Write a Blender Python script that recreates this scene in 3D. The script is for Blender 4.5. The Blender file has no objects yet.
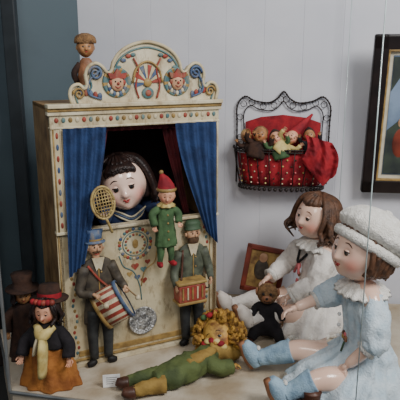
import bpy, bmesh, math, random
from mathutils import Vector, Matrix, Euler, noise
random.seed(4)
V=Vector
pi=math.pi

# ---------------------------------------------------------------- materials
def lin(c):
    out=[]
    for v in c:
        v=v/255.0
        out.append(v/12.92 if v<=0.04045 else ((v+0.055)/1.055)**2.4)
    return (out[0],out[1],out[2],1.0)
MATS={}
def mat(name,rgb,rough=.7,rgb2=None,scale=18,bump=0.0,bscale=80,metal=0,coat=0,vcol=False,lo=.4,hi=.65,spec=.4,stain=None):
    m=bpy.data.materials.new(name); m.use_nodes=True
    nt=m.node_tree; b=nt.nodes['Principled BSDF']
    b.inputs['Roughness'].default_value=rough
    b.inputs['Metallic'].default_value=metal
    b.inputs['Specular IOR Level'].default_value=spec
    if coat: b.inputs['Coat Weight'].default_value=coat; b.inputs['Coat Roughness'].default_value=.12
    tc=nt.nodes.new('ShaderNodeTexCoord')
    if rgb2 is None: rgb2=tuple(max(0,c*0.86) for c in rgb)
    n=nt.nodes.new('ShaderNodeTexNoise'); n.inputs['Scale'].default_value=scale; n.inputs['Detail'].default_value=6
    nt.links.new(tc.outputs['Object'],n.inputs['Vector'])
    r=nt.nodes.new('ShaderNodeValToRGB')
    r.color_ramp.elements[0].position=lo; r.color_ramp.elements[0].color=lin(rgb)
    r.color_ramp.elements[1].position=hi; r.color_ramp.elements[1].color=lin(rgb2)
    nt.links.new(n.outputs['Fac'],r.inputs['Fac'])
    out=r.outputs['Color']
    if stain:
        n3=nt.nodes.new('ShaderNodeTexNoise'); n3.inputs['Scale'].default_value=38; n3.inputs['Detail'].default_value=9; n3.inputs['Roughness'].default_value=.72
        mp=nt.nodes.new('ShaderNodeMapping'); mp.inputs['Scale'].default_value=(1,1,.4)
        nt.links.new(tc.outputs['Object'],mp.inputs['Vector']); nt.links.new(mp.outputs['Vector'],n3.inputs['Vector'])
        r3=nt.nodes.new('ShaderNodeValToRGB'); r3.color_ramp.elements[0].position=.52; r3.color_ramp.elements[1].position=.70
        nt.links.new(n3.outputs['Fac'],r3.inputs['Fac'])
        mx=nt.nodes.new('ShaderNodeMix'); mx.data_type='RGBA'; nt.links.new(r3.outputs['Color'],mx.inputs[0])
        nt.links.new(out,mx.inputs[6]); mx.inputs[7].default_value=lin(stain); out=mx.outputs[2]
    if vcol:
        a=nt.nodes.new('ShaderNodeAttribute'); a.attribute_name='Col'
        mx=nt.nodes.new('ShaderNodeMix'); mx.data_type='RGBA'; mx.blend_type='MULTIPLY'; mx.inputs[0].default_value=1
        nt.links.new(out,mx.inputs[6]); nt.links.new(a.outputs['Color'],mx.inputs[7]); out=mx.outputs[2]
    nt.links.new(out,b.inputs['Base Color'])
    if bump:
        n2=nt.nodes.new('ShaderNodeTexNoise'); n2.inputs['Scale'].default_value=bscale; n2.inputs['Detail'].default_value=4
        nt.links.new(tc.outputs['Object'],n2.inputs['Vector'])
        bp=nt.nodes.new('ShaderNodeBump'); bp.inputs['Strength'].default_value=bump; bp.inputs['Distance'].default_value=.01
        nt.links.new(n2.outputs['Fac'],bp.inputs['Height']); nt.links.new(bp.outputs['Normal'],b.inputs['Normal'])
    MATS[name]=m; return m
mat('wall_paint',(212,213,220),.6,(200,202,211),3,.04,25)
mat('wall_dark',(76,92,100),.6,(60,74,82),2)
mat('floor_dark',(50,52,52),.8)
mat('base_cloth',(200,190,172),.85,(156,138,112),5,.3,60)
mat('case_metal',(160,164,164),.35,metal=.6)
mat('case_post',(40,46,50),.4)
mat('dark_wood',(54,44,40),.6,(32,28,28),12)
mat('cream',(206,194,160),.55,(172,152,114),8,.2,40,lo=.4,hi=.72,stain=(128,106,76))
mat('cream2',(216,206,178),.5,(184,168,134),12,.15,40,stain=(142,122,90))
mat('side_wood',(150,120,80),.6,(104,78,50),10,.2,30,stain=(74,56,38))
mat('inner_dark',(44,26,26),.8,(24,16,18))
mat('teal',(68,104,110),.55,(100,128,126),40,stain=(150,136,108))
mat('pblue',(60,80,116),.55,(90,108,132),40,stain=(150,136,112))
mat('pred',(160,66,54),.55,(126,54,44),40,stain=(150,116,88))
mat('gold',(166,136,80),.45,(128,102,60),40)
mat('green_paint',(62,86,60),.6)
mat('curtain_blue',(42,66,110),.85,(30,48,84),20,.3,150)
mat('curtain_red',(96,32,38),.8,(62,22,28),20,.2,150)
mat('flesh_paint',(206,164,130),.55,(176,132,100),40)
mat('coat_brown',(86,78,66),.6,(58,52,46),40)
mat('coat_green',(92,98,82),.6,(62,66,56),40)
mat('trouser',(58,60,60),.6,(40,42,44),40)
mat('black',(22,20,22),.6)
mat('beard',(92,66,44),.8,(64,46,32),80)
mat('silver',(214,214,212),.35,(120,120,120),60,.9,120,metal=.65)
mat('card',(248,248,246),.6)
mat('bisque',(238,200,178),.22,(232,192,170),6,vcol=True,coat=.7)
mat('bisque_pale',(246,212,194),.16,(240,206,188),6,vcol=True,coat=.9)
mat('compo',(222,168,138),.4,(204,148,118),8,vcol=True)
mat('woodface',(190,142,94),.45,(146,102,66),30,vcol=True)
mat('mottled',(196,156,78),.55,(116,78,42),26,.3,60,vcol=True,lo=.45,hi=.6)
mat('mane',(190,146,66),.75,(116,78,36),50,.8,160)
mat('eye',(255,255,255),.08,(250,250,250),vcol=True,coat=1)
mat('lip',(178,58,56),.3)
mat('hair_dark',(46,30,26),.42,(26,18,18),60,.3,200)
mat('hair_brown',(100,68,48),.45,(60,42,32),50,.4,200)
mat('hair_fuzzy',(146,110,72),.8,(90,64,42),60,.8,200)
mat('dress_white',(236,230,222),.8,(210,204,198),20,.5,110)
mat('dress_blue',(208,222,230),.85,(186,206,218),25,.5,150)
mat('knit_white',(246,243,236),.9,(226,222,212),60,.8,220)
mat('sock_blue',(156,184,202),.85,(130,158,180),30,.4,200)
mat('pink',(206,110,112),.7)
mat('tan_leather',(156,106,74),.5,(118,78,52),25,.2,80)
mat('boot_brown',(88,54,40),.4,(58,36,28),25)
mat('boot_white',(226,218,208),.45,(196,186,176),25)
mat('navy',(44,60,98),.8,(32,46,78),30)
mat('kasper_green',(74,104,66),.8,(52,76,48),25,.2,120)
mat('olive',(88,100,56),.8,(62,74,42),16,.3,100,lo=.45,hi=.62)
mat('ochre',(160,130,66),.8,(124,98,46),20,.3,100)
mat('rust',(174,112,52),.8,(130,76,34),20,.3,100)
mat('yellowish',(216,198,132),.8,(180,156,90),30)
mat('red_cloth',(164,34,44),.8,(118,22,34),25,.2,120)
mat('felt_black',(36,32,36),.9,(22,20,24),30,.3,120)
mat('felt_brown',(66,44,34),.9,(42,28,24),30,.3,120)
mat('wire',(52,44,42),.4,metal=.5)
mat('wicker',(186,164,108),.5,(142,118,72),60)
mat('frame_black',(34,25,24),.3,(24,18,18),20)
mat('mat_board',(214,208,186),.7)
mat('print_sky',(130,150,176),.6,(84,102,126),6,lo=.4,hi=.6)
mat('print_green',(60,70,60),.6,(38,44,46),14)
mat('redwood',(130,56,40),.5,(92,40,30),14,.1,30)
mat('print_gold',(176,144,84),.6,(106,74,46),30)
mat('reflection_streak',(190,206,206),.15,spec=.9)  # pale colour for the rods that imitate glass reflections

# ---------------------------------------------------------------- mesh builder
def crm(pts,n):
    pts=[V(p) for p in pts]; out=[]
    P=[pts[0]*2-pts[1]]+pts+[pts[-1]*2-pts[-2]]
    for i in range(1,len(P)-2):
        for k in range(n):
            t=k/n; a,b,c,d=P[i-1],P[i],P[i+1],P[i+2]
            out.append(.5*((2*b)+(c-a)*t+(2*a-5*b+4*c-d)*t*t+(3*b-a-3*c+d)*t**3))
    out.append(pts[-1]); return out
def ss(a,b,x):
    t=max(0,min(1,(x-a)/(b-a))); return t*t*(3-2*t)
def wrk(p,fr=28):
    q=V(p)*fr
    return (1-2*abs(noise.noise(V((q.x,q.y,q.z*.55)))))-.55
def frame(loc,zdir,ydir):
    z=V(zdir).normalized(); y=V(ydir); y=(y-z*y.dot(z)).normalized(); x=y.cross(z)
    M=Matrix((x,y,z)).transposed().to_4x4(); M.translation=V(loc); return M
def T(x=0,y=0,z=0,rx=0,ry=0,rz=0,s=1):
    return Matrix.Translation((x,y,z))@Euler((math.radians(rx),math.radians(ry),math.radians(rz))).to_matrix().to_4x4()@Matrix.Scale(s,4)
class MB:
    def __init__(s): s.v=[];s.f=[];s.fm=[];s.fs=[];s.mn=[];s.c=[];s.M=Matrix()
    def add(s,vs,fs,m,M=None,cols=None,smooth=True):
        A=s.M@M if M is not None else s.M
        o=len(s.v)
        s.v+= [A@V(p) for p in vs]
        s.c+= cols if cols else [(1,1,1,1)]*len(vs)
        ml = m if isinstance(m,list) else None
        for i,f in enumerate(fs):
            mm=ml[i] if ml else m
            if mm not in s.mn: s.mn.append(mm)
            s.f.append([o+k for k in f]); s.fm.append(s.mn.index(mm)); s.fs.append(smooth)
    def sph(s,c,r,m,M=None,nu=16,nv=10,fn=None,cf=None,R=None):
        if not hasattr(r,'__len__'): r=(r,r,r)
        vs=[];cols=[]
        for j in range(nv+1):
            th=pi*j/nv
            for i in range(nu):
                ph=2*pi*i/nu
                d=V((math.sin(th)*math.cos(ph),math.sin(th)*math.sin(ph),math.cos(th)))
                p=fn(d) if fn else V((d.x*r[0],d.y*r[1],d.z*r[2]))
                if R is not None: p=R@p
                vs.append(p+V(c)); cols.append(cf(d) if cf else (1,1,1,1))
        fs=[]
        for j in range(nv):
            for i in range(nu):
                a=j*nu+i;b=j*nu+(i+1)%nu
                fs.append((a,b,b+nu,a+nu))
        s.add(vs,fs,m,M,cols)
    def tube(s,path,rad,m,seg=8,M=None,flat=1,n=0,up=None,wr=0,wf=28):
        pts=[V(p) for p in path]
        if not hasattr(rad,'__len__'): rad=[rad]*len(pts)
        if n:
            q=crm(pts,n); rr=crm([V((r,0,0)) for r in rad],n); pts=q; rad=[max(1e-4,r.x) for r in rr]
        vs=[];L=len(pts)
        t=(pts[1]-pts[0]).normalized()
        nn=V(up) if up else (V((0,0,1)) if abs(t.z)<.9 else V((1,0,0)))
        for i,p in enumerate(pts):
            t=(pts[min(i+1,L-1)]-pts[max(i-1,0)])
            if t.length<1e-9: t=V((0,0,1))
            t.normalize()
            nn=(nn-t*nn.dot(t))
            if nn.length<1e-6: nn=t.orthogonal()
            nn.normalize(); bb=t.cross(nn)
            for k in range(seg):
                a=2*pi*k/seg
                o=(nn*math.cos(a)*flat+bb*math.sin(a))*rad[i]
                if wr: o*=1+wr*wrk(p+o,wf)
                vs.append(p+o)
        fs=[]
        for i in range(L-1):
            for k in range(seg):
                a=i*seg+k;b=i*seg+(k+1)%seg
                fs.append((a,b,b+seg,a+seg))
        fs.append(tuple(range(seg))[::-1]); fs.append(tuple((L-1)*seg+k for k in range(seg)))
        s.add(vs,fs,m,M)
    def box(s,c,size,m,M=None,bev=0.0,R=None):
        bm=bmesh.new(); bmesh.ops.create_cube(bm,size=1)
        for v in bm.verts: v.co=V((v.co.x*size[0],v.co.y*size[1],v.co.z*size[2]))
        if bev: bmesh.ops.bevel(bm,geom=bm.edges[:],offset=bev,segments=2,affect='EDGES',profile=.5)
        bm.verts.index_update()
        vs=[(R@v.co if R is not None else v.co)+V(c) for v in bm.verts]; fs=[[v.index for v in f.verts] for f in bm.faces]
        bm.free(); s.add(vs,fs,m,M,smooth=False)
    def poly(s,pts,y0,y1,m,M=None):
        n=len(pts)
        vs=[(p[0],y0,p[1]) for p in pts]+[(p[0],y1,p[1]) for p in pts]
        fs=[tuple(range(n)),tuple(range(2*n-1,n-1,-1))]+[(i,(i+1)%n,(i+1)%n+n,i+n) for i in range(n)]
        s.add(vs,fs,m,M,smooth=False)
    def lathe(s,prof,m,M=None,seg=24,alt=None,sx=1,sy=1,fold=0,nf=0):
        vs=[];fs=[];ml=[]
        for (r,z) in prof:
            for k in range(seg):
                a=2*pi*k/seg; q=r*(1+fold*math.cos(nf*a))
                vs.append((q*math.cos(a)*sx,q*math.sin(a)*sy,z))
        for i in range(len(prof)-1):
            for k in range(seg):
                a=i*seg+k;b=i*seg+(k+1)%seg
                fs.append((a,b,b+seg,a+seg)); ml.append(alt[k%len(alt)] if alt else m)
        s.add(vs,fs,ml,M)
    def loft(s,rings,m,n=6,seg=48,nf=12,M=None,seed=0,wr=0,wf=22):
        def lerp(lst,n):
            a=crm([V(r[:3]) for r in lst],n); b=crm([V(r[3:6]) for r in lst],n); return list(zip(a,b))
        vs=[];L=lerp(rings,n)
        for (c,q) in L:
            for k in range(seg):
                a=2*pi*k/seg
                f=1+q.z*(math.cos(nf*a+seed)+.5*math.sin((nf*.5+1)*a+seed*2+c.z*20))
                p=V((c.x+q.x*f*math.cos(a),c.y+q.y*f*math.sin(a),c.z))
                if wr:
                    w_=wr*wrk(p,wf); p.x+=q.x*w_*math.cos(a); p.y+=q.y*w_*math.sin(a)
                vs.append(p)
        fs=[]
        for i in range(len(L)-1):
            for k in range(seg):
                a=i*seg+k;b=i*seg+(k+1)%seg; fs.append((a,b,b+seg,a+seg))
        fs.append(tuple(range(seg))); fs.append(tuple((len(L)-1)*seg+k for k in range(seg)))
        s.add(vs,fs,m,M)
    def skin(s,pts,edges,rad,m,M=None,sub=2):
        me=bpy.data.meshes.new('tmp'); me.from_pydata([V(p) for p in pts],edges,[]); ob=bpy.data.objects.new('tmp',me)
        bpy.context.scene.collection.objects.link(ob)
        ob.modifiers.new('s','SKIN'); su=ob.modifiers.new('u','SUBSURF'); su.levels=sub
        for i,r in enumerate(rad):
            me.skin_vertices[0].data[i].radius=(r,r)
        me.skin_vertices[0].data[0].use_root=True
        dg=bpy.context.evaluated_depsgraph_get(); dg.update()
        ev=ob.evaluated_get(dg).to_mesh()
        s.add([v.co.copy() for v in ev.vertices],[list(p.vertices) for p in ev.polygons],m,M)
        ob.evaluated_get(dg).to_mesh_clear()
        bpy.data.objects.remove(ob); bpy.data.meshes.remove(me)
    def build(s,name,M=None):
        me=bpy.data.meshes.new(name); me.from_pydata(s.v,[],s.f)
        for n in s.mn: me.materials.append(MATS[n])
        me.polygons.foreach_set('material_index',s.fm); me.polygons.foreach_set('use_smooth',s.fs)
        ca=me.color_attributes.new('Col','FLOAT_COLOR','POINT')
        flat=[x for c in s.c for x in c]; ca.data.foreach_set('color',flat)
        bm=bmesh.new(); bm.from_mesh(me); bmesh.ops.recalc_face_normals(bm,faces=bm.faces); bm.to_mesh(me); bm.free()
        ob=bpy.data.objects.new(name,me); bpy.context.scene.collection.objects.link(ob)
        if M is not None: ob.matrix_world=M
        return ob

# ---------------------------------------------------------------- heads & hands
def gs(d,c,s_):
    c=V(c).normalized(); return math.exp(-((d-c).length_squared)/(2*s_*s_))
def hsurf(d,R,nose=.13):
    r=1
    for q in (-1,1):
        r+=.06*gs(d,(q*.5,-.75,-.4),.24); r-=.075*gs(d,(q*.34,-.92,.03),.13)
        r-=.02*gs(d,(q*.16,-.93,-.40),.06)
    r+=nose*gs(d,(0,-1,-.2),.08)+.05*gs(d,(0,-1,-.04),.07)
    for q in (-1,1): r+=.04*gs(d,(q*.09,-1,-.22),.05)
    r-=.03*gs(d,(0,-.93,-.58),.08)
    r+=.09*gs(d,(0,-.8,-.76),.16)+.035*gs(d,(0,-.93,-.45),.09)
    fx=.9*(1-.16*max(0,-d.z)**1.5)
    return V((d.x*fx,d.y*.96,d.z*1.03))*(r*R)
def head(mb,M,R,skin='bisque',nose=.13,iris=(.25,.16,.1),gaze=(0,-1,0),brow='hair_brown',blush=.8,es=1.0):
    def cf(d):
        b=blush*(gs(d,(.55,-.72,-.32),.2)+gs(d,(-.55,-.72,-.32),.2))+.25*gs(d,(0,-.8,-.76),.12)+.25*gs(d,(0,-1,-.22),.07)
        e=.35*(gs(d,(.34,-.92,.14),.1)+gs(d,(-.34,-.92,.14),.1))
        return (1-.03*b-.15*e,1-.45*b-.3*e,1-.46*b-.3*e,1)
    mb.sph((0,0,0),R,skin,M,96,64,fn=lambda d:hsurf(d,R,nose),cf=cf)
    g=V(gaze).normalized()
    E=.138
    for q in (-1,1):
        d=V((q*.335,-.92,.03)).normalized(); p=hsurf(d,R,nose)-d*.080*R
        gg=(g+V((q*.10,0,0))).normalized()
        def ec(dd):
            k=dd.dot(gg)
            return (.01,.01,.01,1) if k>.91 else ((iris[0],iris[1],iris[2],1) if k>.66 else (.80,.76,.72,1))
        mb.sph(p,E*R*es,'eye',M,28,20,cf=ec)
        def lid(z0,z1,rr):
            vs=[];fs=[]
            for j in range(7):
                zz=z0+(z1-z0)*j/6
                for i in range(17):
                    az=-pi*.62+pi*1.24*i/16
                    c=math.sqrt(max(0,1-zz*zz))
                    vs.append(p+V((math.sin(az)*c,-math.cos(az)*c,zz))*rr)
            for j in range(6):
                for i in range(16):
                    a=j*17+i; fs.append((a,a+1,a+18,a+17))
            mb.add(vs,fs,skin,M)
        er=E*R*es*1.06
        lid(.38,.98,er); lid(-.98,-.52,er)
        c=math.sqrt(1-.38**2)
        mb.tube([p+V((math.sin(az)*c,-math.cos(az)*c,.38-.08*abs(az)))*er*1.03 for az in [(-1.2+2.4*i/8) for i in range(9)]],.017*R,'hair_dark',6,M)
        path=[]
        for k in range(7):
            a=(k-3)/3
            dd=V((q*.36+q*a*.18,-.92,.29+.06*(1-a*a)-.03*a)).normalized()
            path.append(hsurf(dd,R,nose)*1.003)
        w=.022
        mb.tube(path,[w*.4*R,w*.8*R,w*R,w*R,w*R,w*.8*R,w*.3*R],brow,6,M)
        mb.sph((q*.88*R,.05*R,-.08*R),(.07*R,.14*R,.2*R),skin,M,12,8)
    for a in (-1,1):
        d=V((a*.065,-.93,-.42)).normalized(); mb.sph(hsurf(d,R,nose)-d*.027*R,(.085*R,.06*R,.036*R),'lip',M,12,8)
    d=V((0,-.93,-.49)).normalized(); mb.sph(hsurf(d,R,nose)-d*.020*R,(.09*R,.06*R,.042*R),'lip',M,12,8)
def hair(mb,M,R,m,line=.45,fr=.45,L=1.4,n=46,wav=.08,seed=1,thick=.13,spread=1.12,bangs=False,azmax=125):
    rnd=random.Random(seed)
    def fn(d):
        face=ss(-.2,-.5,d.y)*ss(line+.12,line-.08,d.z-.15*abs(d.x))
        k=1.11+.03*math.sin(math.atan2(d.x,d.y)*22)+.03*noise.noise(d*6+V((seed,0,0)))
        low=ss(-.55,-.8,d.z)
        k=k*(1-face)+.82*face; k=k*(1-low)+.85*low
        return V((d.x*.92,d.y*.98,d.z*1.04))*k*R
    mb.sph((0,0,0),R,m,M,96,60,fn=fn)
    for i in range(n):
        az=math.radians(-azmax+2*azmax*i/(n-1)+rnd.uniform(-4,4))
        dx,dy=math.sin(az),math.cos(az)
        j=lambda a:rnd.uniform(-a,a)*R
        l=L*rnd.uniform(.85,1.1)
        pts=[(dx*.25*R,dy*.25*R,1.1*R),(dx*.75*R,dy*.8*R,.82*R),(dx*1.04*R,dy*1.08*R,.25*R),
             (dx*spread*R+j(wav),dy*spread*R+j(wav),-.4*R),(dx*spread*.97*R+j(wav*1.5),dy*spread*R+j(wav*1.5),-.4*R-(l-.4)*.5*R),(dx*spread*.9*R+j(wav*2),dy*spread*.9*R+j(wav*2),-l*R)]
        mb.tube(pts,[.05*R,thick*R,thick*R,thick*R,thick*.8*R,.03*R],m,7,M,n=4)
    if bangs:
        for i in range(24):
            a=-.75+1.5*i/23
            p=[(a*.25*R,-.2*R,1.12*R)]
            for zz in (.85,.68,.54): 
                d=V((a*.9,-.85,zz+rnd.uniform(-.05,.04))).normalized(); p.append(hsurf(d,R)*1.07)
            mb.tube(p,[.05*R,.09*R,.08*R,.025*R],m,6,M,n=4)
def hand(mb,loc,dr,pal,side,s,m,curl=.45,M=None):
    F=frame(loc,dr,pal); A=(M@F) if M is not None else F
    mb.sph((0,0,.36*s),(.31*s,.15*s,.42*s),m,A,14,10)
    mb.tube([(0,0,-.15*s),(0,0,.25*s)],[.2*s,.22*s],m,10,A)
    for i in range(4):
        x=(-.23+.155*i)*s*side; l=(.36,.46,.5,.42)[i]*s
        p=V((x,0,.62*s)); path=[p.copy()]; ang=.1
        for k in range(3):
            ang+=curl*(.6+.25*k)
            p=p+V((x*.12,math.sin(ang)*l*.38,math.cos(ang)*l*.38)); path.append(p.copy())
        mb.tube(path,[.085*s,.08*s,.07*s,.05*s],m,8,A,n=3); mb.sph(path[-1],.052*s,m,A,8,6)
    path=[(.18*s*side,.02*s,.2*s),(.38*s*side,.06*s,.36*s),(.46*s*side,.13*s,.52*s),(.46*s*side,.2*s,.64*s)]
    mb.tube(path,[.11*s,.1*s,.085*s,.055*s],m,8,A,n=3); mb.sph(path[-1],.056*s,m,A,8,6)

# ---------------------------------------------------------------- camera
cd=bpy.data.cameras.new('camera'); cam=bpy.data.objects.new('camera',cd); bpy.context.scene.collection.objects.link(cam)
cam.location=(0,0,1.0); cam.rotation_euler=(math.radians(90-14),0,0); cd.lens=50.4; cd.sensor_width=36
cd.clip_start=.01
bpy.context.scene.camera=cam

# ---------------------------------------------------------------- room
def wall_y(x): return 2.33-.1405*x
WA=math.radians(-8)
mb=MB()
x=-.50; W=.152
while x<1.7:
    xm=x+W/2/ math.cos(WA)
    mb.box((0,0,0),(W,.02,1.9),'wall_paint',T(xm,wall_y(xm)+.011,.75,rz=-8),bev=.0017)
    x+=W*math.cos(WA)
mb.box((0,0,0),(2.6,.02,1.9),'wall_paint',T(.7,wall_y(.7)+.031,.75,rz=-8))
mb.build('wall_back')
mb=MB()
a=V((-.485,2.41,0)); b=V((-1.7,1.55,0)); mid=(a+b)/2; ang=math.degrees(math.atan2((b-a).y,(b-a).x))
mb.box((0,0,0),((b-a).length,.03,1.9),'wall_dark',T(mid.x,mid.y+.02,.75,rz=ang))
mb.build('wall_left')
mb=MB(); mb.box((0,0,0),(5,5,.05),'floor_dark',T(0,1.6,-.225)); mb.build('floor')
mb=MB()
P=[(-.588,1.555),(1.2,1.19),(1.45,2.1),(-.45,2.385),(-.5,2.32),(-.764,1.957)]
vs=[(p[0],p[1],0) for p in P]+[(p[0],p[1],-.2) for p in P]; n=len(P)
mb.add(vs,[tuple(range(n)),tuple(range(2*n-1,n-1,-1))]+[(i,(i+1)%n,(i+1)%n+n,i+n) for i in range(n)],'base_cloth',smooth=False)
mb.tube([(1.2,1.188,-.006),(-.592,1.553,-.006),(-.768,1.957,-.006)],.006,'case_metal',6)
mb.build('display_case_base')
mb=MB(); mb.box((-.592,1.549,.645),(.009,.009,1.29),'case_metal',bev=.002); mb.build('metal_corner_post')
mb=MB(); mb.box((-.70,2.16,.65),(.05,.04,1.3),'case_post',bev=.004); mb.build('dark_upright_post')
mb=MB(); mb.tube([(.425,1.350,0),(.425,1.350,1.3)],.0017,'reflection_streak',6); mb.build('reflection_streak_rod')  # added rod standing in for a reflection streak in the case glass
mb=MB(); mb.tube([(.565,2.20,0),(.565,2.20,1.3)],.0016,'reflection_streak',6); mb.build('reflection_streak_rod')  # another added rod imitating a reflection line, not a pane edge

mb=MB()
for i in range(5):
    mb.box((i*.052,0,.36),(.046,.02,.72),'dark_wood',bev=.003)
mb.box((.105,-.012,.66),(.27,.012,.04),'dark_wood',bev=.003); mb.box((.105,-.012,.1),(.27,.012,.04),'dark_wood',bev=.003)
mb.build('wooden_screen',T(-1.0,1.94,-.198,rz=28))

# ---------------------------------------------------------------- puppet theatre
W=.565; Hh=.867; D=.28
th=MB()
th.box((.01,D/2,Hh/2),(.02,D,Hh),'side_wood',bev=.003)
th.box((W-.01,D/2,Hh/2),(.02,D,Hh),'side_wood',bev=.003)
th.box((W/2,D/2,Hh-.008),(W,D,.016),'side_wood',bev=.003)
th.box((W/2,D-.006,Hh/2),(W-.04,.012,Hh-.02),'inner_dark')
th.box((W/2,D/2,.44),(W-.04,D-.02,.014),'inner_dark')
th.box((W/2,.008,.235),(W-.002,.016,.47),'cream')
th.box((.0195,.004,.635),(.039,.026,.33),'cream',bev=.003)
th.box((W-.0175,.004,.635),(.035,.026,.33),'cream',bev=.003)
th.box((W/2,.004,.832),(W,.026,.068),'cream',bev=.003)
for (z,h,d,m) in ((.868,.012,.05,'cream2'),(.857,.01,.04,'gold'),(.846,.012,.034,'cream2'),(.803,.007,.03,'cream2'),(.474,.01,.03,'cream2'),(.008,.016,.028,'cream2'),(.024,.006,.022,'gold')):
    th.box((W/2,.01-d/4,z),(W+.012 if z>.84 else W+.002,d,h),m,bev=.002)
for k in range(26):
    th.sph((.02+k*.021,-.010,.826),(.0065,.003,.008),('pred','teal','gold','cream2')[k%4],nu=10,nv=6)
for xx in (.019,W-.0175):
    th.tube([(xx-.011,-.010,.48),(xx-.011,-.010,.8)],.0025,'gold',6)
    th.tube([(xx+.011,-.010,.48),(xx+.011,-.010,.8)],.0025,'cream2',6)
    th.tube([(xx-.012,-.001,.03),(xx-.012,-.001,.47)],.002,'gold',6)
    for k in range(9):
        th.sph((xx,-.009,.50+k*.035),(.0045,.0025,.010),('pred','pblue')[k%2],nu=10,nv=6)
for k in range(22):
    zz=.05+k*.019
    th.sph((.045+.006*math.sin(k*1.2),0,zz),(.005,.0015,.007),('teal','pred','gold')[k%3],nu=8,nv=6)
    th.sph((W-.045+.006*math.sin(k*1.2),0,zz),(.005,.0015,.007),('teal','gold','pred')[k%3],nu=8,nv=6)
for k in range(30):
    a=2*pi*k/30
    th.sph((.258+.055*math.cos(a),-.001,.405+.052*math.sin(a)),(.006,.002,.006),('pred','teal','cream2','pblue','gold')[k%5],nu=8,nv=6)
for k in range(18):
    a=2*pi*k/18
    th.sph((.258+.034*math.cos(a),-.001,.405+.032*math.sin(a)),(.0045,.002,.0045),('teal','gold','pred')[k%3],nu=8,nv=6)
th.tube([(.258+.044*math.cos(t*pi/12),-.001,.405+.042*math.sin(t*pi/12)) for t in range(25)],.0018,'teal',6)
th.sph((.258,-.002,.405),(.010,.003,.016),'gold')
def heart(cx,cz,s_,m):
    pts=[]
    for k in range(24):
        t=2*pi*k/24
        pts.append((cx+s_*.06*16*math.sin(t)**3,cz+s_*.06*(13*math.cos(t)-5*math.cos(2*t)-2*math.cos(3*t)-math.cos(4*t))))
    th.poly(pts,-.002,.001,m)
for cx,cz,s_,m in ((.255,.325,.014,'pred'),(.285,.31,.012,'teal'),(.30,.335,.010,'pred'),(.262,.285,.011,'pblue'),(.285,.27,.012,'pred'),(.235,.3,.010,'gold')):
    heart(cx,cz,s_,m)
th.tube([(.20,-.001,.37),(.215,-.001,.33),(.25,-.001,.305),(.27,-.001,.25),(.275,-.001,.2)],.0022,'teal',6,n=5)
th.tube([(.335,-.001,.37),(.325,-.001,.33),(.29,-.001,.305),(.275,-.001,.25)],.0022,'gold',6,n=5)
th.box((W/2,.0,.045),(W-.1,.006,.02),'gold',bev=.002)
def curtain(tl,tr,bl,br,zt,zb,nf,v0,m,pw=1.0,amp=.008,tilt=0):
    nx,nz=90,24; vs=[];fs=[]
    for j in range(nz+1):
        t=j/nz; e=t**pw
        for i in range(nx+1):
            s_=i/nx
            u=(tl+(tr-tl)*s_)*(1-e)+(bl+(br-bl)*s_)*e
            v=v0+amp*math.sin(nf*2*pi*s_+.6*math.sin(t*3))*(1-.3*t)+.003*math.sin(t*7+s_*3)
            vs.append((u,v,zt+(zb+tilt*s_-zt)*t))
    for j in range(nz):
        for i in range(nx):
            a=j*(nx+1)+i; fs.append((a,a+1,a+nx+2,a+nx+1))
    th.add(vs,fs,m)
curtain(.034,.168,.028,.080,.802,.325,4,-.024,'curtain_blue',1.35,.007,.05)
curtain(.398,.548,.512,.556,.802,.42,4,-.024,'curtain_blue',1.35,.007,-.05)
curtain(.14,.19,.11,.12,.80,.48,3,.03,'curtain_red',1.1,.006)
curtain(.37,.42,.45,.47,.80,.48,3,.03,'curtain_red',1.1,.006)
curtain(.16,.42,.16,.42,.803,.782,10,.02,'curtain_red',1,.004)
half=[(.24,0),(.247,.03),(.238,.052),(.218,.058),(.203,.045),(.193,.058),(.197,.085),(.186,.11),(.165,.12),(.145,.11),(.13,.092),(.116,.098),(.108,.125),(.088,.152),(.055,.172),(.02,.182)]
cx0=.312; zb=.872
out=[(cx0+a_,zb+b_) for a_,b_ in half]+[(cx0,zb+.184)]+[(cx0-a_,zb+b_) for a_,b_ in reversed(half)]
th.poly(out,-.004,.018,'cream2')
rim=[(p[0],-.008,p[1]) for p in out]
th.tube(rim,.0055,'cream',8,n=3)
th.tube([(cx0+(p[0]-cx0)*.93,-.006,zb+(p[2]-zb)*.91) for p in rim],.0032,'teal',6,n=3)
def spiral(cx,cz,r,turns,q,m,w):
    pts=[]
    for k in range(int(turns*14)+1):
        a=k/14*2*pi; rr=r*(1-k/(turns*14)*.85)
        pts.append((cx+q*rr*math.cos(a),-.01,cz+rr*math.sin(a)))
    th.tube(pts,[w*(1-.5*k/len(pts)) for k in range(len(pts))],m,6)
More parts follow.
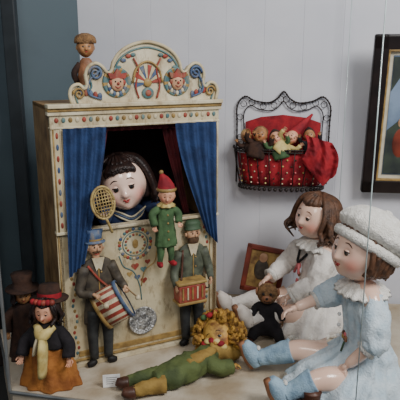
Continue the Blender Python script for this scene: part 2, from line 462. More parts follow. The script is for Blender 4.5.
for q in (-1,1):
    spiral(cx0+q*.166,zb+.09,.022,1.8,q,'pblue',.005)
    spiral(cx0+q*.219,zb+.03,.018,1.6,q,'gold',.004)
    mx,mz=cx0+q*.1,zb+.062
    Mm=T(mx,0,mz)
    th.lathe([(.001,-.0),(.043,0),(.046,.004),(.043,.008),(.038,.005),(.001,.005)],'gold',Mm@T(0,-.003,0,rx=90),28,alt=['teal','teal','gold'])
    th.sph((0,-.012,-.002),(.021,.008,.025),'flesh_paint',Mm)
    th.poly([(-.024,.012),(-.03,.03),(-.012,.026),(0,.042),(.012,.026),(.03,.03),(.024,.012)],-.018,-.008,'pred',Mm)
    for e in (-1,1):
        th.sph((e*.008,-.019,.003),.0028,'black',Mm,8,6)
        th.sph((e*.021,-.012,0),(.006,.005,.009),'pred',Mm,8,6)
    th.sph((0,-.021,-.003),.0045,'pred',Mm,10,8)
    th.tube([(-.009,-.018,-.011),(0,-.02,-.016),(.009,-.018,-.011)],.0018,'pred',6,Mm,n=3)
    for k in range(9):
        a=pi+pi*k/8; th.sph((.026*math.cos(a),-.009,-.008+.027*math.sin(a)),(.006,.004,.008),('cream2','pblue')[k%2],Mm,8,6)
    for k in range(5):
        th.sph((cx0+q*(.045+.016*k),-.008,zb+.145-.012*k*k*.35),(.009,.003,.006),('teal','pred','pblue')[k%3],nu=10,nv=6)
        th.sph((cx0+q*(.155+.014*k),-.007,zb+.022+.004*k),(.007,.003,.011),('pblue','pred')[k%2],nu=10,nv=6)
    th.tube([(cx0+q*.15,-.008,zb+.012),(cx0+q*.19,-.009,zb+.03),(cx0+q*.185,-.009,zb+.07),(cx0+q*.15,-.009,zb+.1)],.0035,'pblue',6,n=5)
    th.tube([(cx0+q*.03,-.008,zb+.012),(cx0+q*.04,-.009,zb+.05),(cx0+q*.03,-.009,zb+.1),(cx0+q*.045,-.009,zb+.135)],.003,'pred',6,n=5)
for k in range(11):
    a=pi*k/10
    th.poly([(cx0,zb+.06),(cx0+.045*math.cos(a),zb+.06+.055*math.sin(a)),(cx0+.045*math.cos(a+.28),zb+.06+.055*math.sin(a+.28))],-.009,-.003,('pred','cream','pblue','cream')[k%4])
th.sph((cx0,-.008,zb+.06),(.014,.006,.014),'gold'); th.sph((cx0,-.008,zb+.028),(.02,.005,.018),'teal'); th.sph((cx0,-.012,zb+.028),(.01,.005,.01),'pred')
th.tube([(cx0-.05,-.009,zb+.06),(cx0-.035,-.01,zb+.105),(cx0,-.01,zb+.125),(cx0+.035,-.01,zb+.105),(cx0+.05,-.009,zb+.06)],.0035,'gold',6,n=5)
THM=Matrix.Translation((-.45,1.674,0))@Matrix.Rotation(math.radians(25.4),4,'Z')
th.build('puppet_theatre',THM)

def musician(u,kind):
    m=MB(); m.M=T(0,-.008,0)
    coat='coat_brown' if kind=='drum' else 'coat_green'
    for q in (-1,1):
        m.tube([(q*.018,0,.2),(q*.026,0,.12),(q*.024,0,.025)],[.026,.019,.015],'trouser',12,flat=1,n=4,up=(1,0,0))
        m.tube([(q*.024,0,.016),(q*.034,-.006,.012),(q*.05,-.008,.009)],[.013,.013,.008],'black',10,n=3)
    m.loft([(0,0,.155,.052,.013,.03),(0,0,.2,.05,.014,.03),(0,0,.255,.043,.014,.02),(0,0,.32,.05,.014,.0),(0,0,.365,.045,.012,0),(0,0,.382,.018,.01,0)],coat,5,36,6)
    m.box((0,-.014,.27),(.004,.004,.2),'gold',bev=.001)
    for k in range(4): m.sph((.008,-.0165,.23+k*.035),.0032,'gold',nu=8,nv=6)
    m.poly([(-.02,.383),(-.008,.34),(0,.35),(.008,.34),(.02,.383)],-.017,-.01,'cream2')
    hx=-.004 if kind=='drum' else .004
    m.tube([(hx,0,.375),(hx,0,.395)],.013,'flesh_paint',10)
    m.sph((hx,-.002,.415),(.024,.016,.029),'flesh_paint',nu=20,nv=14)
    m.sph((hx+.004,-.019,.413),(.004,.006,.007),'flesh_paint',nu=8,nv=6)
    for q in (-1,1):
        m.sph((hx+q*.009+.002,-.017,.42),.0028,'black',nu=8,nv=6)
        m.sph((hx+q*.025,0,.413),(.005,.005,.008),'flesh_paint',nu=8,nv=6)
        m.tube([(hx+q*.005,-.018,.427),(hx+q*.014,-.016,.427)],.0015,'beard',6)
    if kind=='drum':
        m.sph((hx,-.014,.404),(.014,.006,.005),'beard',nu=10,nv=6)
        m.tube([(hx-.007,-.017,.398),(hx,-.019,.396),(hx+.007,-.017,.398)],.0015,'lip',6)
        m.lathe([(.034,.432),(.034,.436),(.022,.438),(.022,.447),(.027,.475),(.0,.476)],'pblue',T(hx,0,0),24,sy=.6)
        m.lathe([(.0228,.439),(.0228,.445)],'gold',T(hx,0,0),24,sy=.62)
        for q in (-1,1): m.sph((hx+q*.023,0,.425),(.007,.008,.014),'cream2',nu=8,nv=6)
    else:
        m.sph((hx,-.006,.396),(.021,.014,.022),'beard',nu=16,nv=10)
        m.lathe([(.031,.432),(.033,.436),(.026,.438),(.03,.452),(.022,.464),(.0,.466)],'green_paint',T(hx,0,0),24,sy=.6)
    if kind=='drum':
        Dm=T(.034,-.035,.222,ry=62,rz=-20)
        m.lathe([(.0,-.042),(.066,-.042),(.066,.042),(.0,.042)],'cream2',Dm,28,alt=['pred','cream2'],sy=.5)
        for z in (-.042,.042): m.lathe([(.066,z-.006),(.071,z-.006),(.071,z+.006),(.066,z+.006)],'pblue' if z>0 else 'gold',Dm,28,sy=.5)
        m.lathe([(0,.0435),(.064,.0435)],'cream2',Dm,28,sy=.5)
        for q,el,ha in ((-1,(-.062,-.008,.275),(-.03,-.05,.275)),(1,(.066,-.006,.30),(.075,-.05,.285))):
            m.tube([(q*.042,0,.355),el,ha],[.019,.016,.011],coat,10,n=4)
            hand(m,ha,V(ha)-V(el),(0,0,-1),q,.026,'flesh_paint',.9)
            h=V(ha); m.tube([h+V((0,-.012,.0)),h+V((.03,-.035,-.03))],.0028,'side_wood',6); m.sph(h+V((.03,-.035,-.03)),.009,'cream2',nu=10,nv=8)
        m.tube([(-.035,-.014,.36),(.0,-.018,.31),(.04,-.02,.27)],.004,'pred',6,n=4)
    else:
        m.box((-.028,-.045,.225),(.1,.05,.062),'pred',bev=.004)
        m.box((-.028,-.046,.262),(.108,.056,.01),'gold',bev=.003); m.box((-.028,-.046,.19),(.108,.056,.01),'gold',bev=.003)
        for k in range(5): m.box((-.064+.018*k,-.0715,.226),(.006,.003,.044),'cream' if k%2 else 'gold',bev=.001)
        m.tube([(.03,-.045,.225),(.046,-.045,.225),(.046,-.045,.25)],.003,'black',6)
        for q,el,ha in ((-1,(-.07,-.01,.285),(-.078,-.045,.25)),(1,(.062,-.008,.29),(.05,-.05,.262))):
            m.tube([(q*.042,0,.355),el,ha],[.019,.016,.011],coat,10,n=4)
            hand(m,ha,V(ha)-V(el),(q*-1,0,-.3),-q,.026,'flesh_paint',.8)
        m.tube([(-.04,-.015,.365),(-.05,-.03,.30),(-.06,-.045,.262)],.004,'boot_brown',6,n=4)
    m.build('drummer_figure' if kind=='drum' else 'organ_grinder_figure',THM@T(u,-.008,.002))
musician(.122,'drum'); musician(.458,'organ')

m=MB()
m.lathe([(0,-.003),(.048,-.003),(.051,0),(.051,.003),(.047,.005),(.045,.003),(0,.003)],'silver',None,40)
m.sph((0,.002,.004),(.016,.02,.005),'silver'); m.sph((0,.022,.004),(.01,.011,.005),'silver'); m.sph((0,-.018,.004),(.024,.014,.004),'silver')
for k in range(24):
    a=2*pi*k/24; m.sph((.039*math.cos(a),.039*math.sin(a),.003),(.003,.003,.002),'silver',nu=8,nv=6)
m.build('silver_medallion',THM@T(.275,-.0075,.125,rx=90))
m=MB(); m.box((0,0,.022),(.054,.002,.044),'card',bev=.0005); m.box((0,.010,.001),(.05,.02,.002),'card')
for k in range(4): m.box((-.002*k,-.0013,.034-.007*k),(.034-.004*k,.0006,.0012),'black')
m.build('label_card',T(-.278,1.570,.001,rz=8))

# ---------------------------------------------------------------- doll inside the theatre
m=MB()
Hc=V((.252,.094,.594)); R=.091
HM=T(*Hc,rx=2,ry=-12,rz=-16)
head(m,HM,R,'bisque_pale',iris=(.07,.045,.035),gaze=(.05,-1,-.08),brow='hair_dark',blush=.75,es=1.12)
hair(m,HM,R,'hair_dark',line=.66,L=1.0,n=44,wav=.07,seed=3,thick=.12,spread=1.10,bangs=True,azmax=106)
m.tube([(.262,.118,.45),(.258,.105,.53)],[.03,.026],'bisque_pale',12)
m.loft([(.265,.12,.4475,.075,.055,.03),(.265,.12,.47,.08,.055,.02),(.265,.12,.50,.078,.05,.0),(.265,.115,.515,.05,.04,0),(.263,.112,.525,.03,.028,0)],'navy',5,40,8,wr=.05)
for k,mm in enumerate(('cream2','pblue','cream2')):
    m.tube([(.195+.006*k,.085,.512-.008*k),(.235,.062,.497-.009*k),(.268,.058,.482-.008*k),(.30,.062,.497-.009*k),(.335-.006*k,.085,.512-.008*k)],.0035,mm,6,n=4)
for q,sh,el,wr in ((1,(.335,.115,.505),(.362,.045,.50),(.342,-.012,.505)),(-1,(.198,.11,.505),(.168,.04,.495),(.152,-.002,.508))):
    m.tube([sh,el,wr],[.026,.024,.018],'navy',14,n=5,wr=.15)
    hand(m,wr,V(wr)-V(el)+V((0,0,.03)),(0,-.3,-1),-q,.04,'bisque_pale',.8)
m.build('porcelain_doll',THM)
m=MB()
Bm=T(.138,-.058,.572,ry=-8)
ov=lambda k,a=.036,b=.052:(a*math.cos(2*pi*k/32),0,b*math.sin(2*pi*k/32))
m.tube([ov(k) for k in range(33)],.004,'wicker',8,Bm); m.tube([ov(k,.029,.044) for k in range(33)],.0025,'wicker',8,Bm)
for k in range(-3,4):
    c=k*.009; h=math.sqrt(max(0,1-(c/.034)**2))*.048
    m.tube([(c,-.002,-h),(c,.002,h)],.0016,'wicker',6,Bm)
for k in range(-4,5):
    c=k*.0105; h=math.sqrt(max(0,1-(c/.049)**2))*.034
    m.tube([(-h,.002,c),(h,-.002,c)],.0016,'wicker',6,Bm)
m.tube([(0,0,-.05),(.008,.002,-.08),(.014,.01,-.105)],.0045,'wicker',8,Bm,n=4)
m.build('wicker_carpet_beater',THM)

m=MB()
head(m,T(.008,-.004,.58,rx=6,rz=-18,ry=6),.033,'compo',nose=.3,iris=(.1,.06,.05),blush=.9,es=.9)
m.loft([(.008,0,.600,.034,.034,0),(.006,.002,.622,.028,.027,.05),(.0,.004,.645,.016,.015,.05),(-.008,.004,.66,.006,.006,0)],'red_cloth',5,28,6,wr=.08,wf=60)
m.sph((-.009,.004,.664),.008,'gold')
m.lathe([(.034,-.006),(.038,0),(.034,.006)],'gold',T(.008,0,.602),24)
m.loft([(.004,0,.39,.040,.026,.12),(.003,0,.42,.038,.026,.1),(.003,0,.48,.032,.022,.05),(.004,0,.53,.032,.02,0),(.005,0,.55,.014,.012,0)],'kasper_green',5,40,7,wr=.14,wf=50)
m.lathe([(.012,.548),(.03,.538),(.034,.542),(.014,.556)],'yellowish',T(.005,0,0),32,fold=.12,nf=8)
for q,el,ha in ((-1,(-.05,-.008,.515),(-.046,-.016,.475)),(1,(.048,-.008,.51),(.045,-.026,.48))):
    m.tube([(q*.025,0,.53),el,ha],[.015,.014,.014],'kasper_green',12,n=5,wr=.15,wf=60)
    hand(m,ha,V(ha)-V(el),(0,-1,0),q,.022,'compo',.5)
for q in (-1,1):
    m.tube([(q*.018,0,.40),(q*.02,-.004,.36),(q*.022,-.002,.33)],[.017,.013,.010],'kasper_green',12,n=5,wr=.15,wf=60)
    m.tube([(q*.022,.004,.328),(q*.025,-.012,.322),(q*.028,-.03,.325)],[.011,.011,.007],'red_cloth',10,n=3)
for k in range(4): m.sph((.003,-.027+.002*k,.42+k*.03),.004,'gold',nu=8,nv=6)
m.build('kasper_hand_puppet',THM@T(.340,-.065,.055,s=.9))

m=MB()
m.tube([(0,0,0),(0,0,.12)],[.012,.01],'side_wood',10)
m.lathe([(0,0),(.03,0),(.03,.01),(.012,.014)],'felt_brown',None,20)
m.loft([(0,0,.03,.035,.024,.1),(0,0,.09,.03,.022,.08),(0,0,.135,.022,.018,.0),(0,0,.15,.012,.012,0)],'tan_leather',5,32,7)
head(m,T(0,0,.185,rz=10),.033,'woodface',nose=.25,iris=(.05,.04,.03),blush=.3)
m.loft([(0,.003,.197,.036,.036,0),(0,.003,.205,.037,.037,0),(0,.003,.220,.031,.031,0),(0,.004,.230,.012,.012,0)],'hair_fuzzy',4,28,5)
for q in (-1,1): m.tube([(q*.02,0,.13),(q*.04,-.01,.1),(q*.03,-.02,.07)],[.012,.011,.009],'felt_brown',8,n=4); hand(m,(q*.03,-.02,.07),(0,-.3,-1),(-q,0,0),q,.02,'woodface')
m.build('stick_puppet',THM@T(.14,.075,Hh+.001,rz=-20,s=.93))

# ---------------------------------------------------------------- seated dolls
def seated_doll(name,loc,phi,R,hp,hrot,skinm,dress,arms,legs,shoe,sock,sleeve,hairf,shz=.29,iris=(.2,.25,.4),extra=None,sl=.8,trim='pink',zoff=.002):
    m=MB(); hp=V(hp)
    nk=V((hp.x*.8,hp.y+.012,hp.z-.75*R)); ch=V((hp.x*.5,hp.y*.5,shz-.04))
    pts=[(0,0,.07),(0,0,.14),ch,(hp.x*.6,hp.y*.7,shz+.005),nk]; rad=[.062,.055,.058,.04,.03]
    ed=[(0,1),(1,2),(2,3),(3,4)]
    for q,(el,wr) in ((1,arms[0]),(-1,arms[1])):
        i=len(pts); sh=V((q*.075+hp.x*.5,hp.y*.6,shz-.01)); pts+=[sh,el,wr]; rad+=[.03,.024,.016]; ed+=[(3,i),(i,i+1),(i+1,i+2)]
    for q,(kn,an) in ((1,legs[0]),(-1,legs[1])):
        i=len(pts); hpj=V((q*.05,-.035,.062)); pts+=[hpj,kn,an]; rad+=[.05,.037,.022]; ed+=[(0,i),(i,i+1),(i+1,i+2)]
    m.skin(pts,ed,rad,skinm)
    HM=Matrix.Translation(hp)@Euler([math.radians(a) for a in hrot]).to_matrix().to_4x4()
    head(m,HM,R,skinm,iris=iris,brow='hair_brown')
    hairf(m,HM,R)
    cx,cy=hp.x,hp.y
    m.loft([(0,-.085,.006,.15,.17,.07),(0,-.075,.03,.155,.17,.08),(0,-.055,.085,.13,.14,.06),(cx*.2,-.02,.14,.097,.087,.04),(cx*.4,cy*.4,.19,.084,.066,.025),
            (cx*.5,cy*.55,shz-.04,.086,.061,.012),(cx*.6,cy*.7,shz-.005,.07,.05,0),(cx*.7,cy*.8,shz+.02,.04,.038,0)],dress,7,128,15,wr=.11)
    m.lathe([(.148,.0),(.158,.012),(.152,.026)],trim,T(0,-.082,.004),112,fold=.05,nf=28,sy=1.1)
    m.lathe([(.036,shz+.026),(.062,shz+.016),(.088,shz+.0),(.092,shz-.008),(.086,shz-.006),(.036,shz+.018)],trim,T(cx*.7,cy*.8,0),72,fold=.06,nf=18,sy=.85)
    for q,(el,wr) in ((1,arms[0]),(-1,arms[1])):
        sh=V((q*.07+hp.x*.5,hp.y*.6,shz-.012)); el=V(el); wr=V(wr)
        e=el.lerp(wr,sl)
        m.tube([sh-V((q*.02,0,-.004)),sh.lerp(el,.35),sh.lerp(el,.7),el,el.lerp(e,.5),e],[.032,.042,.040,.036,.033,.027],sleeve,28,n=6,wr=.28,wf=32)
        ct=(e-el).normalized(); m.tube([e-ct*.008,e,e+ct*.010],[.025,.027,.031],trim,18)
        hand(m,wr,wr-el,(-q*.5,-.2,-1),-q,.047,skinm,.4)
    for q,(kn,an) in ((1,legs[0]),(-1,legs[1])):
        kn=V(kn);an=V(an); d=(an-kn).normalized()
        m.tube([kn.lerp(an,.2),kn.lerp(an,.24),kn.lerp(an,.5),kn.lerp(an,.8),an],[.036,.038,.034,.028,.026],sock,24,n=6,wr=.10,wf=40)
        a2=an+d*.012; u=V((d.x*.45,d.y*.45,1)).normalized()
        m.tube([a2-u*.020,a2+u*.008+d*.003,a2+u*.038+d*.008,a2+u*.066+d*.014],[.022,.028,.026,.015],shoe,16,n=5)
        m.tube([a2-u*.024+d*.016,a2+u*.016+d*.022,a2+u*.07+d*.026],[.016,.019,.011],'tan_leather',12,n=4)
        m.sph(an+u*.035-d*.010,(.012,.007,.007),trim,nu=10,nv=8)
    if extra: extra(m,hp,R,HM)
    m.build(name,T(loc[0],loc[1],zoff,rz=phi))
def hairA(m,HM,R): hair(m,HM,R,'hair_brown',line=.5,L=1.0,n=60,wav=.2,seed=8,thick=.11,spread=1.13,azmax=116,bangs=False)
def exA(m,hp,R,HM):
    for k in range(4):
        m.sph((.0+.006*(k%2),-.092-.004*k,.245-.03*k),(.008,.006,.011),'pink' if k%2==0 else 'tan_leather',nu=10,nv=8)
    m.tube([(-.03,-.078,.30),(0,-.10,.26),(.03,-.078,.30)],.005,'black',8,n=4)
    m.tube([(.0,-.096,.26),(.02,-.106,.22)],.005,'pink',8); m.tube([(.0,-.096,.26),(-.015,-.106,.215)],.005,'pink',8)
seated_doll('seated_bisque_doll',(.465,2.02),-74,.082,(0,-.03,.432),(-6,6,16),'bisque','dress_white',
    (((.10,-.08,.21),(.07,-.17,.155)),((-.11,-.09,.22),(-.07,-.19,.18))),
    (((.075,-.19,.095),(.07,-.31,.085)),((-.06,-.2,.105),(-.055,-.345,.09))),
    'boot_white','dress_white','dress_white',hairA,shz=.325,iris=(.10,.07,.05),extra=exA,trim='knit_white')
def hairB(m,HM,R):
    hair(m,HM,R,'hair_brown',line=.5,L=.62,n=30,wav=.08,seed=5,thick=.10,spread=.98,azmax=108)
    A=HM@T(0,.06*R,-.06*R,rx=-24)
    m.lathe([(1.04*R,.10*R),(1.17*R,.13*R),(1.22*R,.25*R),(1.21*R,.38*R),(1.12*R,.46*R)],'knit_white',A,108,fold=.012,nf=36)
    def cap(d):
        z=d.z
        rr=1.34 if z<0 else 1.34*(1-.06*z)
        k=1+.018*math.sin(math.atan2(d.x,d.y)*24)*(1-abs(z))+.04*noise.noise(d*3)
        return V((d.x*rr*R*k,d.y*rr*R*k,z*(.5 if z<0 else .80)*R))
    m.sph((0,.05*R,.76*R),R,'knit_white',A,96,40,fn=cap)
    m.sph((0,.05*R,1.56*R),(.14*R,.14*R,.07*R),'knit_white',A)
def exB(m,hp,R,HM):
    for k in range(7):
        a=2*pi*k/7; m.sph((.035+.012*math.cos(a),-.092-.002*math.sin(a),.205+.012*math.sin(a)),(.007,.004,.007),('tan_leather','pink','boot_brown')[k%3],nu=10,nv=8)
    m.sph((.035,-.096,.205),(.007,.005,.007),'gold')
    m.tube([(.035,-.09,.19),(.03,-.094,.17),(.034,-.1,.155)],.003,'green_paint',6)
    for k in range(3): m.sph((0,-.1,.26-.035*k),.006,'card',nu=10,nv=8)
seated_doll('seated_bisque_doll',(.518,1.555),-86,.088,(.0,-.045,.458),(-8,4,18),'bisque','dress_blue',
    (((.115,-.03,.225),(.085,-.10,.135)),((-.105,-.12,.27),(-.09,-.215,.24))),
    (((.085,-.17,.10),(.075,-.27,.045)),((-.09,-.19,.10),(-.125,-.315,.05))),
    'sock_blue','sock_blue','dress_blue',hairB,shz=.34,iris=(.14,.09,.06),extra=exB,sl=.25,trim='knit_white')

m=MB()
m.tube([(0,.03,.026),(0,0,.026),(0,-.04,.02),(0,-.065,.016)],[.022,.026,.024,.014],'boot_brown',14,n=5)
m.tube([(0,.02,.03),(0,.02,.055),(0,.02,.075)],[.022,.024,.027],'boot_brown',14,n=4)
m.box((0,-.015,.004),(.045,.1,.008),'tan_leather',bev=.003)
for k in range(3): m.tube([(-.012,-.01-.012*k,.05-.005*k),(.012,-.01-.012*k,.05-.005*k)],.002,'black',6)
m.build('doll_shoe',T(.305,1.425,0.001,rz=-70))

m=MB()
m.skin([(0,0,.05),(0,-.003,.10),(0,-.006,.14),(.04,-.03,.045),(.055,-.06,.02),(-.04,-.03,.045),(-.055,-.06,.02),(.045,-.01,.125),(.06,-.035,.09),(-.045,-.01,.125),(-.05,-.04,.095)],
       [(0,1),(1,2),(0,3),(3,4),(0,5),(5,6),(2,7),(7,8),(2,9),(9,10)],[.042,.036,.026,.024,.017,.024,.017,.016,.013,.016,.013],'felt_black')
for q in (-1,1):
    m.sph((q*.058,-.072,.016),(.016,.022,.015),'boot_brown'); hand(m,(q*.058,-.038,.09),(0,-.5,-.8),(-q,0,0),q,.02,'hair_fuzzy')
def fz(d): return V((d.x*.037,d.y*.034,d.z*.038))*(1+.08*noise.noise(d*9))
m.sph((0,-.012,.185),.035,'hair_fuzzy',None,40,28,fn=fz)
m.sph((0,-.04,.176),(.02,.013,.016),'tan_leather'); m.sph((0,-.052,.18),(.005,.004,.004),'black')
for q in (-1,1):
    m.sph((q*.013,-.043,.194),.005,'black',nu=10,nv=8); m.sph((q*.038,-.01,.19),(.006,.012,.015),'tan_leather',nu=10,nv=8)
m.tube([(-.01,-.052,.17),(0,-.054,.167),(.01,-.052,.17)],.0014,'black',6)
m.build('toy_monkey',T(.245,1.885,.002,rz=-10))

m=MB()
w_,h_=.17,.20
for (c,s_) in (((0,0,.011),(w_,.018,.022)),((0,0,h_-.011),(w_,.018,.022)),((-w_/2+.011,0,h_/2),(.022,.018,h_)),((w_/2-.011,0,h_/2),(.022,.018,h_))):
    m.box(c,s_,'redwood',bev=.004)
m.box((0,.004,h_/2),(w_-.03,.006,h_-.03),'print_gold')
m.sph((-.01,0,.1),(.03,.004,.045),'coat_brown'); m.sph((-.01,-.002,.15),(.018,.004,.02),'flesh_paint'); m.sph((.03,0,.06),(.02,.004,.03),'pred')
m.tube([(0,.005,.15),(0,.055,-.045)],.006,'redwood',8)
m.build('small_picture_frame',T(.25,2.20,.047,rx=-12,rz=-8,ry=9))

# ---------------------------------------------------------------- lying jester puppet
m=MB()
HMj=T(.066,1.765,.072,rx=-20,rz=-8,ry=-28)
head(m,HMj,.062,'mottled',nose=.26,iris=(.1,.05,.03),brow='hair_dark',blush=.7)
rnd=random.Random(2)
for k in range(150):
    az=rnd.uniform(-2.25,2.25); el=rnd.uniform(-.7,1.4)
    d=V((math.sin(az)*math.cos(el),math.cos(az)*math.cos(el),math.sin(el)))
    if d.y<-.62 and d.z<.7: continue
    c=d*.064; ph=rnd.uniform(0,6)
    pts=[c+d*.0035*t+V((math.cos(t*1.2+ph)*.007,math.sin(t*1.0+ph)*.007,math.sin(t*1.2+ph)*.007-.0005*t)) for t in range(9)]
    m.tube(pts,[.0065]*8+[.002],'mane',6,HMj,n=2)
for k in range(5):
    a=2*pi*k/5; m.sph((.022*math.cos(a),-.012+.022*math.sin(a),.078),(.012,.012,.010),('red_cloth','kasper_green')[k%2],HMj,nu=10,nv=8)
m.tube([(.04,1.71,.045),(.0,1.66,.042),(-.05,1.61,.038),(-.10,1.575,.032),(-.14,1.555,.03)],[.03,.052,.054,.048,.04],'olive',40,n=8,flat=.68,wr=.28,wf=22)
m.tube([(.045,1.69,.062),(.0,1.635,.068),(-.04,1.598,.064)],[.016,.026,.016],'ochre',16,n=5,flat=.6,wr=.2)
for q in (-1,1):
    o=V((q*.012,-q*.025,0))
    m.tube([V((-.12,1.565,.028))+o,V((-.175,1.545,.028))+o,V((-.215,1.53,.022))+o*1.1],[.028,.022,.018],'olive' if q<0 else 'ochre',20,n=6,wr=.25,wf=40)
    e=V((-.215,1.53,.022))+o*1.1
    m.tube([e+V((.006,0,-.0)),e+V((-.015,-.004,.0)),e+V((-.032,-.006,.006))],[.020,.019,.012],'boot_brown',12,n=3)
for k in range(14):
    a=2*pi*k/14
    m.sph((.048+.034*math.cos(a),1.712-.012*math.cos(a),.052+.03*math.sin(a)),(.014,.014,.01),('red_cloth','yellowish')[k%2],nu=10,nv=8)
m.tube([(.01,1.655,.045),(.06,1.62,.035),(.10,1.64,.028)],[.03,.026,.024],'olive',20,n=6,wr=.25,wf=36); hand(m,(.10,1.64,.028),(.5,.25,0),(0,0,-1),1,.034,'mottled')
m.tube([(.03,1.70,.05),(.10,1.715,.035),(.14,1.755,.03)],[.03,.027,.024],'ochre',20,n=6,wr=.25,wf=36); hand(m,(.14,1.755,.03),(.5,.5,0),(0,0,-1),-1,.034,'mottled')
m.build('jester_puppet',T(0,0,.004))

# ---------------------------------------------------------------- left puppets
m=MB()
m.loft([(0,0,.0,.092,.062,.08),(0,0,.03,.086,.058,.09),(0,0,.10,.065,.046,.07),(0,0,.17,.045,.034,.03),(0,0,.20,.03,.025,0)],'rust',6,72,9,wr=.12)
m.loft([(0,0,.135,.062,.044,.06),(0,0,.165,.06,.042,.04),(0,0,.195,.042,.032,0),(0,0,.212,.02,.02,0)],'felt_black',5,48,7,wr=.1)
m.tube([(-.028,-.02,.205),(0,-.048,.185),(.028,-.02,.205)],[.010,.018,.010],'yellowish',14,n=5,wr=.2,wf=60)
m.tube([(.0,-.05,.185),(.004,-.060,.14),(.0,-.068,.06)],[.015,.028,.022],'yellowish',14,n=6,flat=.5,wr=.25,wf=50)
m.tube([(-.012,-.05,.185),(-.02,-.056,.155),(-.026,-.058,.125)],[.01,.012,.01],'cream2',10,n=5,flat=.5)
head(m,T(0,-.004,.25,rx=4),.038,'compo',nose=.28,iris=(.05,.05,.05),brow='black',blush=1)
hair(m,T(0,-.004,.25,rx=4),.038,'hair_dark',line=.5,L=1.25,n=26,wav=.2,seed=11,thick=.15,spread=1.1)
m.lathe([(.03,.268),(.058,.272),(.06,.276),(.036,.279),(.035,.30),(.03,.318),(.0,.32)],'felt_brown',T(0,0,.004,rx=-6),36)
m.lathe([(.0375,.279),(.0375,.296)],'red_cloth',T(0,0,.004,rx=-6),36)
for k in range(6): m.sph((-.03+.012*k,-.036+abs(k-2.5)*.003,.288),.0095,('red_cloth','pred')[k%2],nu=8,nv=6)
for q in (-1,1):
    el=(q*.068,-.015,.15); wr=(q*.075,-.035,.11)
    m.tube([(q*.03,0,.188),el,wr],[.018,.019,.02],'felt_black',16,n=5,wr=.2,wf=50); hand(m,wr,V(wr)-V(el),(0,-1,0),q,.028,'compo')
m.build('witch_puppet',T(-.475,1.60,.001,rz=-6))
m=MB()
m.loft([(0,0,.0,.06,.05,.08),(0,0,.03,.056,.046,.09),(0,0,.12,.045,.036,.07),(0,0,.18,.04,.03,.03),(0,0,.20,.02,.02,0)],'felt_brown',6,60,8)
head(m,T(0,0,.232,rz=15),.034,'woodface',nose=.3,iris=(.05,.04,.03),brow='black',blush=.4)
hair(m,T(0,0,.232,rz=15),.034,'hair_dark',line=.5,L=1.1,n=22,wav=.1,seed=12,spread=1.08)
m.lathe([(.032,.247),(.056,.25),(.057,.254),(.034,.257),(.031,.28),(.036,.305),(.0,.307)],'felt_brown',None,36)
for q in (-1,1):
    el=(q*.055,-.015,.15); wr=(q*.05,-.04,.11)
    m.tube([(q*.026,0,.18),el,wr],[.016,.016,.015],'felt_brown',12,n=5); hand(m,wr,V(wr)-V(el),(0,-1,0),q,.025,'woodface')
m.build('gentleman_puppet',T(-.60,1.765,.001,rz=5))

# ---------------------------------------------------------------- wire wall rack with puppets
m=MB()
w=.185
top=[(-w,0,.16),(-w,0,.26),(-w,0,.335),(-w+.03,0,.372),(-w+.07,0,.355),(-.06,0,.348),(-.025,0,.365),(0,0,.392),(.025,0,.365),(.06,0,.348),(w-.07,0,.355),(w-.03,0,.372),(w,0,.335),(w,0,.26),(w,0,.16)]
m.tube(top,.0030,'wire',8,n=6)
m.tube([(p[0]*.85,0,.16+(p[2]-.16)*.83) for p in top],.0022,'wire',8,n=6)
for i,p in enumerate(crm(top,4)):
    m.sph(p+V((0,-.003,0)),.0044,'wire',nu=8,nv=6)
q=crm(top,2)
for k in range(13):
    a_=q[2*k+1]; c=V((a_[0]*.925,0,.16+(a_[2]-.16)*.915))
    m.tube([c+V((.012*math.cos(t*pi/6),-.001,.012*math.sin(t*pi/6))) for t in range(13)],.0014,'wire',6)
m.poly([(-.15,.12),(-.15,.27),(-.09,.29),(0,.30),(.09,.29),(.15,.27),(.15,.12)],-.001,.002,'red_cloth')
def rimp(z,d,k,wx=w): a=pi*k/24; return (-wx*math.cos(a),-d*math.sin(a)**.7,z)
for z,d,wx in ((.17,.10,w*1.06),(.16,.098,w*1.04),(.02,.085,w*.92)):
    m.tube([rimp(z,d,k,wx) for k in range(25)],.0032,'wire',8)
for k in range(25): m.sph(rimp(.17,.10,k,w*1.06),.0055,'wire',nu=8,nv=6); m.sph(rimp(.008,.085,k,w*.92),.008,'wire',nu=8,nv=6)
for k in range(0,25,2): m.tube([rimp(.17,.10,k,w*1.06),rimp(.09,.098,k),rimp(.02,.085,k,w*.92)],.002,'wire',6)
m.tube([(-w,0,.17),(-w,0,.02)],.003,'wire',6); m.tube([(w,0,.17),(w,0,.02)],.003,'wire',6)
vs=[];fs=[]
rows=[(.15,.088,.98),(.10,.09,.95),(.05,.082,.9),(.02,.072,.86)]
for z,d,f in rows:
    for k in range(49):
        a=pi*k/48; qq=d*math.sin(a)**.7+.003*math.sin(k*1.6); vs.append((-w*f*math.cos(a),-qq,z))
for j in range(3):
    for k in range(48): a=j*49+k; fs.append((a,a+1,a+50,a+49))
fs.append(tuple(range(3*49,4*49)))
m.add(vs,fs,'red_cloth')
for z in (.13,.105,.08,.055,.035):
    for k in range(2,47,3):
        a=pi*(k+(1.5 if int(z*1000)%2 else 0))/48
        m.sph((-w*.94*math.cos(a),-.092*math.sin(a)**.7,z),(.0038,.003,.0038),('yellowish','pink','cream2','felt_brown')[(int(z*1000)+k)%4],nu=8,nv=6)
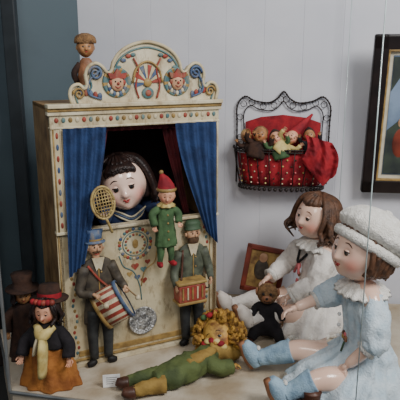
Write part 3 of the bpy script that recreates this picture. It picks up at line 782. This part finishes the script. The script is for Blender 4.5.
def pup(x,y,z,r,sk,hm,hat,ry,hh=.07,rx=-14,rz=0,wide=1):
    A=T(x,y,z,ry=ry,rx=rx,rz=rz)
    head(m,A,r,sk,nose=.3,iris=(.05,.04,.03),brow='black',blush=.9)
    m.loft([(0,.35*r,r*.35,r*.98*wide,r*.95,.0),(0,.3*r,r*.75,r*.85,r*.8,.03),(0,.3*r,r*.9+hh*.5,r*.5,r*.45,.05),(0,.4*r,r*.9+hh,.004,.004,0)],hat,4,28,5,A,wr=.08,wf=60)
    m.loft([(0,0,-r*3.0,r*1.1,r*1.0,.08),(0,0,-r*1.6,r*1.3,r*.9,.05),(0,0,-r*.8,r*.4,r*.4,0)],hm,4,28,5,A,wr=.1,wf=60)
    for e in (-1,1):
        p0=V((e*r*.6,0,-r*1.2)); p1=V((e*r*1.5,-r*.6,-r*.9)); p2=V((e*r*1.6,-r*1.1,-r*.2))
        m.tube([A@p0,A@p1,A@p2],[r*.35,r*.33,r*.3],hm,10,n=4); hand(m,A@p2,(A@p2)-(A@p1),(0,-1,0),e,r*.65,sk)
pup(-.142,-.055,.215,.024,'woodface','felt_brown','gold',-28,.012)
pup(-.088,-.062,.225,.031,'woodface','felt_brown','hair_fuzzy',12,.010)
pup(-.024,-.066,.212,.028,'compo','kasper_green','felt_brown',-18,.016)
pup(.036,-.062,.218,.028,'compo','yellowish','red_cloth',42,.10)
pup(.105,-.058,.225,.024,'woodface','felt_black','hair_dark',-8,.015)
vs=[];fs=[]
for j in range(24):
    t=j/23
    for i in range(31):
        s_=i/30
        vs.append((.085+.105*s_+.03*t*s_+.012*math.sin(t*4),-.112-.012*math.sin(t*3)+.008*math.sin(s_*16+t*2)+.006*wrk((s_*.1,t*.1,0),60),.205-.17*t*(1-.55*abs(s_-.65)*1.6)+.03*(1-s_)*(1-t)))
for j in range(23):
    for i in range(30): a=j*31+i; fs.append((a,a+1,a+32,a+31))
m.add(vs,fs,'red_cloth')
m.build('wire_wall_rack',T(.335,wall_y(.335)-.009,.487,rz=-8))

# ---------------------------------------------------------------- framed picture at right
m=MB()
fw,fh,b=.46,.61,.055
for (c,s_) in (((0,0,-fh/2+b/2),(fw,.03,b)),((0,0,fh/2-b/2),(fw,.03,b)),((-fw/2+b/2,0,0),(b,.03,fh)),((fw/2-b/2,0,0),(b,.03,fh))):
    m.box(c,s_,'frame_black',bev=.006)
g=b-.003
for (c,s_) in (((0,-.006,-fh/2+g+.004),(fw-2*g,.016,.007)),((0,-.006,fh/2-g-.004),(fw-2*g,.016,.007)),((-fw/2+g+.004,-.006,0),(.007,.016,fh-2*g)),((fw/2-g-.004,-.006,0),(.007,.016,fh-2*g))):
    m.box(c,s_,'gold',bev=.002)
m.box((0,.006,0),(fw-.06,.006,fh-.06),'mat_board')
m.box((0,.002,0),(fw-.15,.004,fh-.15),'print_sky')
m.poly([(-.153,-.225),(-.153,-.05),(-.10,.0),(-.06,-.03),(-.02,.06),(.03,.04),(.08,.12),(.153,.08),(.153,-.225)],-.003,.001,'print_green')
m.poly([(-.153,.225),(-.153,.1),(-.12,.16),(-.08,.13),(-.05,.225)],-.003,.001,'print_green')
m.sph((-.10,-.002,-.1),(.03,.004,.06),'redwood'); m.sph((-.10,-.003,-.02),(.016,.004,.02),'flesh_paint')
m.build('framed_picture',T(.868,wall_y(.868)-.085,.79,rx=8,rz=-8))

# ---------------------------------------------------------------- lights
def area(name,loc,tgt,size,power,col):
    l=bpy.data.lights.new(name,'AREA'); l.shape='SQUARE'; l.size=size; l.energy=power; l.color=col
    o=bpy.data.objects.new(name,l); bpy.context.scene.collection.objects.link(o); o.location=loc
    o.rotation_euler=(V(tgt)-V(loc)).to_track_quat('-Z','Y').to_euler()
area('window_light',(1.5,.3,2.2),(.35,2.0,.5),.9,60,(1,.98,.955))
area('front_fill',(-.3,-.1,2.2),(0,1.8,.4),.8,17,(1,.94,.86))  # fill light added to brighten the front, no actual lamp there
w=bpy.data.worlds.new('world'); bpy.context.scene.world=w; w.use_nodes=True
bg=w.node_tree.nodes['Background']; bg.inputs[0].default_value=(.72,.77,.84,1); bg.inputs[1].default_value=.36
